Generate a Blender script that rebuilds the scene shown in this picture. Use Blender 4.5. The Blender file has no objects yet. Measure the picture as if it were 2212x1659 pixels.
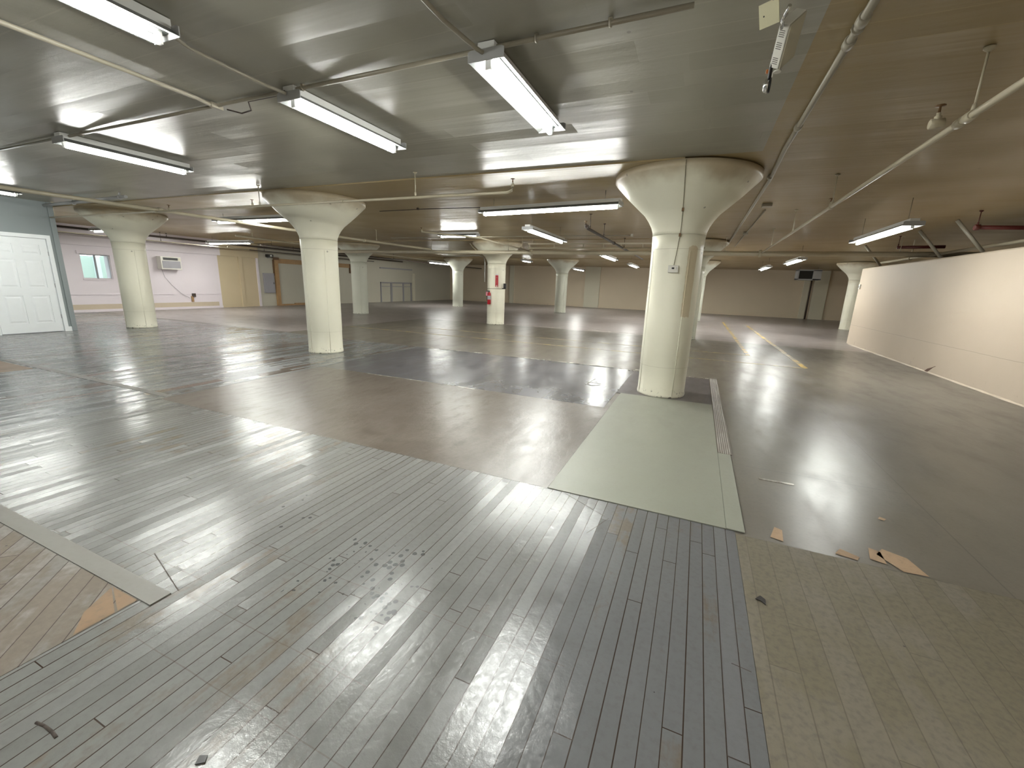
import bpy, bmesh, math, random
from mathutils import Vector, Matrix
random.seed(7)
C = bpy.context.scene.collection
sc = bpy.context.scene
PI = math.pi
R = math.radians

# ------------------------------------------------------------------ camera
def set_camera():
    yaw, pit, rol = R(-23.112), R(13.369), R(2.043)
    f = Vector((math.sin(yaw)*math.cos(pit), math.cos(yaw)*math.cos(pit), -math.sin(pit)))
    r = Vector((math.cos(yaw), -math.sin(yaw), 0)); u = r.cross(f)
    c, s = math.cos(rol), math.sin(rol)
    r2 = c*r + s*u; u2 = -s*r + c*u
    m = Matrix(((r2.x, u2.x, -f.x, 0), (r2.y, u2.y, -f.y, 0), (r2.z, u2.z, -f.z, 1.44), (0, 0, 0, 1)))
    cd = bpy.data.cameras.new('camera'); cd.sensor_width = 36; cd.lens = 36*905/2212
    cd.clip_start = 0.05; cd.clip_end = 200
    co = bpy.data.objects.new('camera', cd); C.objects.link(co); co.matrix_world = m
    sc.camera = co
set_camera()

# ------------------------------------------------------------------ daylight and exposure
w = bpy.data.worlds.new('sky'); sc.world = w; w.use_nodes = True
w.node_tree.nodes['Background'].inputs[0].default_value = (0.80, 0.92, 1.0, 1)
w.node_tree.nodes['Background'].inputs[1].default_value = 0.55
sc.cycles.diffuse_bounces = 8
sc.cycles.max_bounces = 10
vs = sc.view_settings
vs.view_transform = 'Standard'; vs.look = 'None'; vs.exposure = 2.35; vs.gamma = 1.0; vs.use_curve_mapping = False
TUBE = 24.0           # brightness of a lit fluorescent tube
TUBE_COL = (0.965, 0.985, 0.935)

H = 2.86              # ceiling height

# ------------------------------------------------------------------ material helpers
class NT:
    def __init__(s, name):
        s.m = bpy.data.materials.new(name); s.m.use_nodes = True
        s.t = s.m.node_tree; s.n = s.t.nodes; s.l = s.t.links
        s.b = s.n['Principled BSDF']
    def node(s, t, **kw):
        n = s.n.new(t)
        for k, v in kw.items(): setattr(n, k, v)
        return n
    def put(s, sock, v):
        if hasattr(v, 'is_output') or isinstance(v, bpy.types.NodeSocket): s.l.new(v, sock)
        elif isinstance(v, (tuple, list)) and len(v) == 3 and sock.type == 'RGBA': sock.default_value = (*v, 1)
        else: sock.default_value = v
    def math(s, op, a, b=0.0, c=None):
        n = s.node('ShaderNodeMath', operation=op)
        s.put(n.inputs[0], a); s.put(n.inputs[1], b)
        if c is not None: s.put(n.inputs[2], c)
        return n.outputs[0]
    def mix(s, f, a, b):
        n = s.node('ShaderNodeMix', data_type='RGBA')
        s.put(n.inputs[0], f); s.put(n.inputs[6], a); s.put(n.inputs[7], b)
        return n.outputs[2]
    def ramp(s, v, lo, hi):
        n = s.node('ShaderNodeMapRange'); n.interpolation_type = 'SMOOTHSTEP'
        s.put(n.inputs[0], v); n.inputs[1].default_value = lo; n.inputs[2].default_value = hi
        return n.outputs[0]
    def pos(s):
        return s.node('ShaderNodeNewGeometry').outputs['Position']
    def obj(s):
        return s.node('ShaderNodeTexCoord').outputs['Object']
    def sep(s, v):
        n = s.node('ShaderNodeSeparateXYZ'); s.put(n.inputs[0], v); return n.outputs
    def comb(s, x, y, z=0.0):
        n = s.node('ShaderNodeCombineXYZ'); s.put(n.inputs[0], x); s.put(n.inputs[1], y); s.put(n.inputs[2], z)
        return n.outputs[0]
    def scale(s, v, sc3):
        n = s.node('ShaderNodeMapping'); s.put(n.inputs[0], v); n.inputs[3].default_value = sc3
        return n.outputs[0]
    def noise(s, v, sc1, det=4, rough=0.55):
        n = s.node('ShaderNodeTexNoise'); s.put(n.inputs['Vector'], v)
        n.inputs['Scale'].default_value = sc1; n.inputs['Detail'].default_value = det
        n.inputs['Roughness'].default_value = rough
        return n.outputs[0]
    def white(s, v):
        n = s.node('ShaderNodeTexWhiteNoise', noise_dimensions='3D'); s.put(n.inputs[0], v); return n.outputs[0]
    def vor(s, v, sc1):
        n = s.node('ShaderNodeTexVoronoi'); s.put(n.inputs['Vector'], v); n.inputs['Scale'].default_value = sc1
        return n.outputs['Distance']
    def clamp(s, v, lo, hi):
        return s.math('MINIMUM', s.math('MAXIMUM', v, lo), hi)
    def box(s, x, y, x0, x1, y0, y1):
        a = s.math('MULTIPLY', s.math('GREATER_THAN', x, x0), s.math('LESS_THAN', x, x1))
        b = s.math('MULTIPLY', s.math('GREATER_THAN', y, y0), s.math('LESS_THAN', y, y1))
        return s.math('MULTIPLY', a, b)
    def line(s, v, at, half):
        return s.math('LESS_THAN', s.math('ABSOLUTE', s.math('SUBTRACT', v, at)), half)
    def bump(s, h, strength=0.3, dist=0.01, prev=None):
        n = s.node('ShaderNodeBump'); s.put(n.inputs['Height'], h)
        n.inputs['Strength'].default_value = strength; n.inputs['Distance'].default_value = dist
        if prev is not None: s.l.new(prev, n.inputs['Normal'])
        return n.outputs[0]
    def done(s, col, rough=0.5, nrm=None, metal=0.0, spec=0.5):
        s.put(s.b.inputs['Base Color'], col); s.put(s.b.inputs['Roughness'], rough)
        s.put(s.b.inputs['Metallic'], metal); s.b.inputs['Specular IOR Level'].default_value = spec
        if nrm is not None: s.l.new(nrm, s.b.inputs['Normal'])
        return s.m

def plain(name, col, rough=0.5, metal=0.0, var=0.10, sc1=6.0, spec=0.5):
    n = NT(name); p = n.obj()
    f = n.noise(p, sc1)
    dark = tuple(c*(1-var) for c in col); lite = tuple(min(1, c*(1+var)) for c in col)
    return n.done(n.mix(f, dark, lite), rough, n.bump(n.noise(p, sc1*12), 0.08, 0.003), metal, spec)

# ------------------------------------------------------------------ mesh helpers
def bx(bm, x0, y0, z0, x1, y1, z1, mi=0, M=None):
    vs_ = [bm.verts.new(v) for v in ((x0,y0,z0),(x1,y0,z0),(x1,y1,z0),(x0,y1,z0),(x0,y0,z1),(x1,y0,z1),(x1,y1,z1),(x0,y1,z1))]
    if M is not None:
        for v in vs_: v.co = M @ v.co
    for q in ((0,3,2,1),(4,5,6,7),(0,1,5,4),(1,2,6,5),(2,3,7,6),(3,0,4,7)):
        f = bm.faces.new([vs_[i] for i in q]); f.material_index = mi
    return vs_
def tube(bm, pts, r, seg=10, mi=0, cap=True, smooth=True):
    pts = [Vector(p) for p in pts]
    rings = []
    for i, p in enumerate(pts):
        d = (pts[min(i+1, len(pts)-1)] - pts[max(i-1, 0)]).normalized()
        a = Vector((0,0,1)) if abs(d.z) < 0.9 else Vector((1,0,0))
        u = d.cross(a).normalized(); v = d.cross(u).normalized()
        rr = r[i] if isinstance(r, (list, tuple)) else r
        rings.append([bm.verts.new(p + rr*(math.cos(2*PI*k/seg)*u + math.sin(2*PI*k/seg)*v)) for k in range(seg)])
    for a, b in zip(rings, rings[1:]):
        for k in range(seg):
            f = bm.faces.new((a[k], a[(k+1) % seg], b[(k+1) % seg], b[k])); f.material_index = mi; f.smooth = smooth
    if cap:
        for q in (rings[0], rings[-1]):
            f = bm.faces.new(q); f.material_index = mi
def lathe(bm, prof, seg=48, cx=0, cy=0, mi=0, cap=True, smooth=True, wob=0.0):
    rings = []
    for r, z in prof:
        rings.append([bm.verts.new((cx + r*(1+wob*math.sin(3*2*PI*k/seg+z*5))*math.cos(2*PI*k/seg), cy + r*(1+wob*math.sin(2*2*PI*k/seg+z*3))*math.sin(2*PI*k/seg), z)) for k in range(seg)])
    for a, b in zip(rings, rings[1:]):
        for k in range(seg):
            f = bm.faces.new((a[k], a[(k+1) % seg], b[(k+1) % seg], b[k])); f.material_index = mi; f.smooth = smooth
    if cap:
        for q in (rings[0], rings[-1]):
            f = bm.faces.new(q); f.material_index = mi
def prism(bm, poly, y0, y1, mi=0):
    a = [bm.verts.new((x, y0, z)) for x, z in poly]; b = [bm.verts.new((x, y1, z)) for x, z in poly]
    n = len(poly)
    for k in range(n):
        f = bm.faces.new((a[k], a[(k+1) % n], b[(k+1) % n], b[k])); f.material_index = mi
    bm.faces.new(a).material_index = mi; bm.faces.new(b).material_index = mi
def obj(name, bm, mats, parent=None, bevel=0.0):
    bmesh.ops.recalc_face_normals(bm, faces=bm.faces)
    me = bpy.data.meshes.new(name); bm.to_mesh(me); bm.free()
    if not isinstance(mats, (list, tuple)): mats = [mats]
    for m in mats: me.materials.append(m)
    o = bpy.data.objects.new(name, me); C.objects.link(o)
    if parent is not None: o.parent = parent
    if bevel:
        b = o.modifiers.new('bevel', 'BEVEL'); b.width = bevel; b.segments = 2; b.limit_method = 'ANGLE'
    return o
def nb(): return bmesh.new()
def tag(o, label, cat, group=None):
    o['label'] = label; o['category'] = cat
    if group: o['group'] = group
    return o
def thing(name, label, cat, loc=(0,0,0), rz=0.0, group=None):
    o = bpy.data.objects.new(name, None); C.objects.link(o); o.empty_display_size = 0.1
    o.location = loc; o.rotation_euler = (0, 0, rz)
    return tag(o, label, cat, group)
def struct(name, bm, mats, parent=None, bevel=0.0):
    o = obj(name, bm, mats, parent, bevel)
    if parent is None: o['kind'] = 'structure'
    return o
def dup(root, loc, rz, label, group=None):
    r = root.copy(); C.objects.link(r); r.location = loc; r.rotation_euler = (0, 0, rz); r['label'] = label
    if group: r['group'] = group
    for ch in list(root.children):
        c = ch.copy(); C.objects.link(c); c.parent = r
        for g in ch.children:
            d = g.copy(); C.objects.link(d); d.parent = c
    return r

# ------------------------------------------------------------------ materials
def plank_mat(name, width, length, ca, cb, wood, wear, rough0, rough1, ang=0.0, groove=0.03, gcol=(0.035,0.022,0.015), barelevel=1.1, gdark=0.95, mottle=0.2, tint=None, seams=(), matt_share=0.45, grime=None):
    n = NT(name); p = n.pos()
    if ang:
        mp = n.node('ShaderNodeMapping'); n.l.new(p, mp.inputs[0]); mp.inputs[2].default_value = (0, 0, ang); pv = mp.outputs[0]
    else: pv = p
    x, y, z = n.sep(pv); wx, wy, wz = n.sep(p)
    u = n.math('DIVIDE', x, width); row = n.math('FLOOR', u)
    r1 = n.white(n.comb(row, 3.7))
    v = n.math('ADD', n.math('DIVIDE', y, length), n.math('MULTIPLY', r1, 9.0)); sg = n.math('FLOOR', v)
    r2 = n.white(n.comb(row, sg, 1.0)); r3 = n.white(n.comb(row, sg, 5.0)); r4 = n.white(n.comb(row, sg, 9.0))
    fu = n.math('FRACT', u); fv = n.math('FRACT', v)
    edge = n.math('ABSOLUTE', n.math('SUBTRACT', fu, 0.5))
    gw = n.math('ADD', 0.018, n.math('MULTIPLY', n.white(n.comb(row, 8.1)), groove))
    g1 = n.math('GREATER_THAN', n.math('ADD', edge, gw), 0.5)
    g2 = n.math('LESS_THAN', fv, 0.004/length)
    g = n.math('MAXIMUM', g1, g2)
    st = n.scale(pv, (9, 0.9, 1))                      # streaks along the boards
    streak = n.noise(st, 3.0, 6, 0.65)
    cloud = n.noise(p, 0.75, 5, 0.6)
    fine = n.noise(p, 40, 3, 0.6); mid = n.noise(p, 5.0, 5, 0.65)
    base = n.mix(r2, ca, cb)
    if tint:
        (tx0, tx1, tcol, tamt) = tint
        base = n.mix(n.math('MULTIPLY', n.ramp(n.math('ADD', wx, n.math('MULTIPLY', n.math('SUBTRACT', mid, 0.5), 0.4)), tx0, tx1), tamt), base, tcol)
    wf = n.math('ADD', n.math('MULTIPLY', mid, 0.35), n.math('MULTIPLY', cloud, 0.75))
    wf = n.math('ADD', wf, n.math('ADD', n.math('MULTIPLY', streak, 0.2), n.math('MULTIPLY', r3, 0.16)))
    worn = n.ramp(wf, wear, wear+0.10)
    col = n.mix(n.math('MULTIPLY', worn, 0.7), base, wood)
    col = n.mix(n.math('MULTIPLY', n.ramp(fine, 0.40, 0.80), mottle), col, (0.07, 0.065, 0.055))
    bare = n.math('MULTIPLY', n.math('GREATER_THAN', n.math('ADD', r4, n.math('MULTIPLY', cloud, 0.5)), barelevel), 0.8)
    col = n.mix(bare, col, (0.10, 0.055, 0.035))
    spots = n.math('LESS_THAN', n.vor(p, 11.0), n.math('MULTIPLY', n.ramp(n.noise(p, 1.1, 3), 0.50, 0.72), 0.13))
    col = n.mix(n.math('MULTIPLY', spots, 0.75), col, (0.03, 0.03, 0.03))
    if grime:
        gx0, gx1, gy0, gy1 = grime
        gm = n.math('LESS_THAN', n.vor(p, 24.0), n.math('MULTIPLY', n.box(wx, wy, gx0, gx1, gy0, gy1), n.math('MULTIPLY', n.ramp(mid, 0.35, 0.6), 0.34)))
        col = n.mix(n.math('MULTIPLY', gm, 0.75), col, (0.02, 0.025, 0.025))
    for (ax, at, a0, a1) in seams:                      # faint cross lines telegraphing through the paint
        cv, ov = (wx, wy) if ax == 'x' else (wy, wx)
        wob = n.math('MULTIPLY', n.math('SUBTRACT', n.noise(p, 3, 2), 0.5), 0.012)
        m_ = n.math('MULTIPLY', n.line(n.math('ADD', cv, wob), at, 0.0022), n.math('MULTIPLY', n.math('GREATER_THAN', ov, a0), n.math('LESS_THAN', ov, a1)))
        col = n.mix(n.math('MULTIPLY', m_, 0.35), col, (0.08, 0.055, 0.035))
    col = n.mix(n.math('MULTIPLY', g, gdark), col, gcol)
    # worn boards are matt, unworn ones shine; the shine is broken by scuffs
    var = n.math('MULTIPLY', n.math('ADD', n.math('SUBTRACT', fine, 0.5), n.math('SUBTRACT', mid, 0.5)), 0.30)
    shiny = n.clamp(n.math('ADD', var, rough0), 0.10, 0.262)
    matt = n.clamp(n.math('ADD', var, rough0+rough1), 0.288, 0.6)
    pick = n.math('GREATER_THAN', r3, matt_share)
    rg = n.math('ADD', matt, n.math('MULTIPLY', pick, n.math('SUBTRACT', shiny, matt)))
    hgt = n.math('ADD', n.math('MULTIPLY', g, -1.0), n.math('MULTIPLY', streak, 0.25))
    nr = n.bump(hgt, 0.5, 0.002)
    tilt = n.math('MULTIPLY', n.math('SUBTRACT', r4, 0.5), n.math('SUBTRACT', fu, 0.5))
    nr = n.bump(tilt, 0.9, 0.005, nr)
    nr = n.bump(n.noise(p, 16.0, 5, 0.7), 0.35, 0.004, nr)
    return n.done(col, rg, nr)

MP_front = plank_mat('grey_painted_boards', 0.066, 1.9, (0.152,0.152,0.144), (0.175,0.175,0.166), (0.135,0.108,0.078), 0.80, 0.225, 0.08, matt_share=0.10, barelevel=1.6, groove=0.022,
    tint=(-0.75, -0.25, (0.128,0.131,0.140), 0.7), seams=(('y',1.02,-3.0,-2.0),('y',0.70,-1.9,0.2),('y',0.93,-2.0,-0.9),('y',1.32,-2.1,-0.3),('x',-1.9,0.2,2.2)), grime=(-1.62,-1.05,1.12,1.72))  # tint: bluish darker boards, part paint, part dimmer light put into the colour
MP_far = plank_mat('worn_grey_boards', 0.070, 0.9, (0.125,0.13,0.13), (0.18,0.185,0.185), (0.13,0.10,0.08), 0.80, 0.19, 0.11, matt_share=0.3, barelevel=1.14)
MP_brown = plank_mat('bare_brown_boards', 0.11, 2.6, (0.135,0.117,0.078), (0.145,0.126,0.088), (0.17,0.15,0.118), 0.70, 0.42, 0.15, groove=0.004, gcol=(0.08,0.07,0.045), gdark=0.7, mottle=0.5, barelevel=1.9, matt_share=2.0)
MP_patch = plank_mat('patch_boards', 0.085, 1.6, (0.155,0.145,0.128), (0.205,0.192,0.172), (0.125,0.095,0.065), 0.66, 0.4, 0.2, ang=R(-45), groove=0.02, barelevel=1.25, matt_share=2.0)

def sheet_mat(name, ca, cb, rough0, dark=(0.06,0.05,0.045), sx=1.0, sy=0.4, streak_amt=0.5, lines=(), bumpy=0.3):
    n = NT(name); p = n.pos(); x, y, z = n.sep(p)
    cl = n.noise(p, 0.8, 5, 0.6); st = n.noise(n.scale(p, (sx, sy, 1)), 3.6, 4, 0.62); fi = n.noise(p, 42, 3, 0.6)
    f = n.math('ADD', n.math('MULTIPLY', cl, 0.6), n.math('MULTIPLY', st, 0.4))
    col = n.mix(n.ramp(f, 0.34, 0.62), ca, cb)
    col = n.mix(n.math('MULTIPLY', n.ramp(st, 0.45, 0.80), streak_amt), col, dark)
    col = n.mix(n.math('MULTIPLY', n.ramp(fi, 0.45, 0.8), 0.25), col, dark)
    for (ax, at, hw, a0, a1) in lines:
        cv, ov = (x, y) if ax == 'x' else (y, x)
        m_ = n.math('MULTIPLY', n.line(cv, at, hw), n.math('MULTIPLY', n.math('GREATER_THAN', ov, a0), n.math('LESS_THAN', ov, a1)))
        col = n.mix(n.math('MULTIPLY', m_, 0.6), col, dark)
    rg = n.math('ADD', rough0, n.math('MULTIPLY', n.math('SUBTRACT', st, 0.5), 0.35))
    rg = n.clamp(rg, 0.10, 0.262) if rough0 < 0.27 else n.clamp(rg, 0.288, 0.7)
    nr = n.bump(st, bumpy, 0.006); nr = n.bump(n.noise(p, 11, 3), 0.12, 0.004, nr)
    return n.done(col, rg, nr)
M_floor_main = sheet_mat('concrete_floor_near', (0.110,0.098,0.076), (0.142,0.128,0.105), 0.31,
    lines=(('x',1.64,0.004,2.66,7.3),('y',3.86,0.004,0.55,1.64),('y',2.665,0.004,0.4,4.4),('y',5.2,0.003,0.5,1.6),('x',3.2,0.003,2.6,9)), streak_amt=0.25)
M_floor_far = sheet_mat('concrete_floor_far', (0.205,0.180,0.172), (0.28,0.250,0.240), 0.30, sx=0.5, sy=1.2, streak_amt=0.35)
M_plywood = sheet_mat('worn_brown_panel', (0.088,0.071,0.057), (0.150,0.130,0.110), 0.31, dark=(0.045,0.032,0.025), sx=2.2, sy=0.9, streak_amt=0.6, bumpy=0.8)
M_bluegrey = sheet_mat('blue_grey_sheet', (0.090,0.089,0.096), (0.125,0.122,0.128), 0.24, dark=(0.07,0.065,0.065),
    lines=(('x',-3.14,0.022,5.0,7.0),('x',-1.72,0.004,5.0,7.8),('x',-4.6,0.004,5.0,7.8),('y',6.3,0.004,-5.6,-3.2)), streak_amt=0.3)
M_greenpatch = sheet_mat('pale_green_grey_patch', (0.222,0.228,0.187), (0.246,0.250,0.206), 0.42, dark=(0.20,0.19,0.15), streak_amt=0.12, bumpy=0.08)
M_darkpatch = sheet_mat('dark_mauve_sheet', (0.075,0.065,0.067), (0.095,0.083,0.085), 0.4)
M_orangewood = sheet_mat('orange_bare_wood', (0.17,0.105,0.055), (0.22,0.14,0.075), 0.5)
M_border = sheet_mat('border_board', (0.155,0.148,0.132), (0.185,0.177,0.160), 0.42, sx=0.4, sy=2.0, dark=(0.13,0.11,0.09), streak_amt=0.3)
M_tan = sheet_mat('bare_tan_chip', (0.33,0.22,0.13), (0.38,0.26,0.16), 0.6)
def ribbed():
    n = NT('ribbed_metal_strip'); p = n.pos(); x, y, z = n.sep(p)
    rib = n.math('SINE', n.math('MULTIPLY', x, 2*PI/0.018))
    gl = n.ramp(n.noise(n.scale(p, (1, 0.3, 1)), 5, 4), 0.4, 0.7)
    col = n.mix(n.ramp(rib, -0.2, 0.6), (0.12,0.10,0.08), n.mix(gl, (0.22,0.19,0.16), (0.42,0.40,0.36)))
    return n.done(col, 0.38, n.bump(rib, 0.6, 0.003), 0.25)
M_rib = ribbed()
def painted_line(name, col):
    n = NT(name); p = n.pos()
    f = n.ramp(n.noise(p, 3.5, 6, 0.7), 0.40, 0.62)
    return n.done(n.mix(f, (0.17,0.15,0.12), col), 0.38)
M_split = sheet_mat('dark_split', (0.03,0.02,0.015), (0.05,0.035,0.025), 0.7)
M_yel = painted_line('yellow_floor_paint', (0.42,0.33,0.11)); M_whi = painted_line('white_floor_paint', (0.55,0.53,0.47))
M_yel2 = painted_line('bright_yellow_floor_paint', (0.55,0.36,0.05))

def ceil_mat(name, ca, cb, rough, tl=1.0):
    n = NT(name); p = n.pos(); x, y, z = n.sep(p)
    yy = n.math('ADD', y, n.math('MULTIPLY', n.noise(n.scale(p, (0.25, 1, 1)), 0.8, 2), 0.16))
    u = n.math('DIVIDE', yy, 0.23); row = n.math('FLOOR', u); fu = n.math('FRACT', u)
    r1 = n.white(n.comb(row, 2.2))
    sgn = n.math('FLOOR', n.math('ADD', n.math('DIVIDE', x, 2.3), n.math('MULTIPLY', r1, 5)))
    r3 = n.white(n.comb(row, sgn, 2.0)); r4 = n.white(n.comb(row, sgn, 4.0))
    g = n.math('MULTIPLY', n.math('GREATER_THAN', fu, 0.955), n.math('GREATER_THAN', r3, 0.55))
    tilt = n.math('MULTIPLY', n.math('SUBTRACT', r4, 0.5), n.math('SUBTRACT', fu, 0.5))
    fi = n.noise(p, 20, 4, 0.6); cl = n.noise(p, 0.7, 4)
    ridge = n.noise(n.scale(p, (0.12, 1.6, 1)), 3.0, 3, 0.5)     # board-marked concrete, ridges run across
    blot = n.ramp(n.noise(p, 1.3, 1, 0.4), 0.35, 0.75)
    col = n.mix(cl, ca, cb)
    col = n.mix(n.math('MULTIPLY', g, 0.22), col, tuple(min(1, c*1.5) for c in cb))
    dents = n.math('LESS_THAN', n.vor(p, 2.1), 0.03)
    crack = n.math('MULTIPLY', n.line(n.noise(n.scale(p, (0.5, 2.0, 1)), 1.1, 5, 0.6), 0.5, 0.0018), n.math('GREATER_THAN', cl, 0.52))
    col = n.mix(n.math('MULTIPLY', dents, 0.5), col, tuple(c*0.4 for c in ca))
    nr = n.bump(ridge, 0.7, 0.012)
    nr = n.bump(tilt, tl, 0.03, nr)
    nr = n.bump(g, 0.8, 0.004, nr)
    nr = n.bump(n.math('MULTIPLY', fi, blot), 0.35, 0.006, nr)
    return n.done(col, n.math('ADD', max(rough, 0.288), n.math('MULTIPLY', blot, 0.10)), nr, 0.0, 0.38)
M_ceilA = ceil_mat('grey_ceiling_paint', (0.320,0.306,0.248), (0.355,0.340,0.280), 0.26)
M_ceilB = ceil_mat('beige_ceiling_paint', (0.34,0.258,0.130), (0.38,0.29,0.150), 0.33, 0.35)

def wall_mat(name, ca, cb, rough=0.6, seam=None, seams_x=(), coarse=0.2):
    n = NT(name); p = n.pos(); x, y, z = n.sep(p)
    cl = n.noise(p, 0.9, 5); fi = n.noise(p, 18, 4)
    col = n.mix(cl, ca, cb)
    nr = n.bump(fi, coarse, 0.006)
    if seam:
        wob = n.math('MULTIPLY', n.noise(p, 1.5, 3), 0.03)
        m_ = n.line(n.math('ADD', z, wob), seam+0.015, 0.004)
        col = n.mix(n.math('MULTIPLY', m_, 0.45), col, tuple(c*0.35 for c in ca))
    dirt = n.math('MULTIPLY', n.ramp(n.noise(p, 5, 6, 0.7), 0.6, 0.72), n.math('SUBTRACT', 1.0, n.ramp(z, 0.0, 0.35)))
    col = n.mix(n.math('MULTIPLY', dirt, 0.45), col, tuple(c*0.45 for c in ca))
    return n.done(col, rough, nr)
M_wallR = wall_mat('peach_cream_wall', (0.46,0.385,0.30), (0.52,0.435,0.345), 0.55, seam=0.59)
M_wallB = wall_mat('far_cream_wall', (0.60,0.51,0.38), (0.66,0.56,0.42), 0.6)
M_pil = wall_mat('pale_green_cream', (0.58,0.55,0.43), (0.64,0.60,0.48), 0.6)
M_white = wall_mat('white_block_wall', (0.66,0.60,0.63), (0.72,0.66,0.69), 0.55)
M_cream = wall_mat('cream_block_wall', (0.50,0.415,0.27), (0.56,0.46,0.31), 0.55)
M_greyw = wall_mat('grey_cream_wall', (0.46,0.44,0.36), (0.51,0.48,0.40), 0.6)
M_stripe = wall_mat('tan_stripe', (0.50,0.42,0.31), (0.55,0.46,0.35), 0.55)
M_office = wall_mat('blue_grey_partition', (0.24,0.27,0.275), (0.27,0.30,0.305), 0.6, coarse=0.05)
M_doorw = plain('white_door_paint', (0.80,0.83,0.84), 0.35, var=0.03)
M_dark = plain('dark_void', (0.02,0.017,0.014), 0.8)
M_steelgrey = plain('grey_sheet_metal', (0.30,0.29,0.31), 0.4)
M_fix = plain('white_enamel', (0.72,0.72,0.70), 0.35, var=0.04)
M_refl = plain('darkened_white_enamel', (0.10,0.103,0.10), 0.4, var=0.04)  # reflector enamel darkened in colour to offset the glare of the tube
M_fixgrey = plain('grey_end_plate', (0.42,0.42,0.42), 0.45, var=0.05)
M_plastic = plain('white_plastic', (0.66,0.64,0.58), 0.45, var=0.04)
M_beige = plain('beige_cover', (0.62,0.58,0.38), 0.5, var=0.05)
M_black = plain('black_plastic', (0.015,0.013,0.012), 0.4)
M_chrome = plain('chrome', (0.7,0.7,0.7), 0.15, 1.0)
M_red = plain('red_enamel', (0.42,0.012,0.02), 0.3, var=0.1)
M_pink = plain('pink_tag', (0.75,0.25,0.32), 0.5)
M_redpipe = plain('dark_red_pipe_paint', (0.07,0.008,0.005), 0.5)
M_darkpipe = plain('dark_brown_pipe', (0.055,0.038,0.03), 0.5)
M_pipe = plain('cream_painted_pipe', (0.47,0.42,0.31), 0.35, var=0.14, sc1=3)
M_conduit = plain('ceiling_coloured_conduit', (0.31,0.28,0.22), 0.33, var=0.1, sc1=3)
M_brass = plain('old_brass', (0.16,0.09,0.04), 0.45, 0.4)
M_wood = plain('raw_lumber', (0.36,0.22,0.10), 0.6, var=0.25)
M_wood2 = plain('dark_lumber', (0.14,0.075,0.035), 0.6, var=0.2)
M_wire = plain('tan_wire', (0.20,0.17,0.10), 0.6)
M_glass = NT('window_glass'); M_glass.b.inputs['Transmission Weight'].default_value = 1.0
M_glass = M_glass.done((0.92,0.97,0.95), 0.02)
def emit_mat():
    n = NT('lit_fluorescent_tube'); f = n.noise(n.obj(), 3, 1)
    n.b.inputs['Emission Color'].default_value = (*TUBE_COL, 1)
    n.put(n.b.inputs['Emission Strength'], n.math('ADD', TUBE*0.985, n.math('MULTIPLY', f, TUBE*0.03)))
    return n.done((0.9,0.9,0.88), 0.4)
M_tube = emit_mat()

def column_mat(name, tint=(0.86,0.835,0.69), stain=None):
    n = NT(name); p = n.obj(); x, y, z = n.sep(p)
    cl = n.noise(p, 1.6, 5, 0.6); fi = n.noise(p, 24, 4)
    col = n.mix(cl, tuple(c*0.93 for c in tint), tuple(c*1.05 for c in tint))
    # brownish rust bloom round the cap rim
    rim = n.math('MULTIPLY', n.ramp(n.math('ADD', z, n.math('MULTIPLY', n.noise(p, 2.0, 4), 0.40)), 2.80, 3.04), 0.75)
    col = n.mix(rim, col, (0.33,0.235,0.12))
    ring = n.math('MAXIMUM', n.line(z, 1.95, 0.003), n.math('MAXIMUM', n.line(z, 2.13, 0.003), n.line(z, 0.42, 0.002)))
    col = n.mix(n.math('MULTIPLY', ring, 0.35), col, (0.25,0.21,0.13))
    chip = n.math('MULTIPLY', n.ramp(n.noise(p, 22, 4, 0.7), 0.60, 0.64), n.math('SUBTRACT', 1.0, n.ramp(z, 0.02, 0.17)))
    pit = n.math('MULTIPLY', n.math('LESS_THAN', n.vor(p, 5.5), 0.10), n.math('GREATER_THAN', n.noise(p, 3.0, 2), 0.56))
    col = n.mix(n.math('MULTIPLY', n.math('MAXIMUM', chip, n.math('MULTIPLY', pit, 0.6)), 0.85), col, (0.09,0.07,0.045))
    if stain:
        a0, a1, z0, z1 = stain
        ang = n.math('ARCTAN2', y, x)
        ww = n.math('MULTIPLY', n.math('SUBTRACT', n.noise(p, 7, 3), 0.5), 0.10)
        an = n.math('ADD', ang, ww); zn = n.math('ADD', z, n.math('MULTIPLY', ww, 1.2))
        s1 = n.box(an, zn, a0, a1, z0, z1)
        col = n.mix(n.math('MULTIPLY', s1, 0.65), col, (0.58,0.46,0.28))
    return n.done(col, 0.42, n.bump(fi, 0.2, 0.004))
M_col = column_mat('cream_column_paint')
M_col_main = column_mat('cream_column_paint_stained', stain=(R(-62), R(-38), 1.10, 1.97))
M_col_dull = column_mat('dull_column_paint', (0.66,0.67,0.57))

# ------------------------------------------------------------------ floor: one surface, sheets of different covering let into it
def rect(bm, x0, y0, x1, y1, z, mi): bx(bm, x0, y0, z-0.006, x1, y1, z, mi)
FM = [M_floor_main, M_floor_far, MP_front, MP_far, MP_brown, M_plywood, M_bluegrey, M_greenpatch, M_darkpatch, M_rib, MP_patch, M_border, M_orangewood, M_yel, M_whi, M_yel2, M_tan, M_split]
bm = nb()
bx(bm, -19.6, -5, -0.2, 8.6, 14.0, 0.0, 0)
bx(bm, -19.6, 14.0, -0.2, 8.6, 31.4, 0.0, 1)
rect(bm, -19.3, 7.9, -9.9, 13.998, 0.003, 1)
rect(bm, -5.6, -5, 0.385, 2.685, 0.004, 2)
rect(bm, -19.3, -5, -5.602, 7.75, 0.004, 3)
rect(bm, 0.387, -5, 4.4, 2.66, 0.003, 4)
rect(bm, -5.598, 2.69, -0.84, 5.02, 0.003, 5)
rect(bm, -5.598, 5.022, -0.9, 7.75, 0.003, 6)
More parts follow.
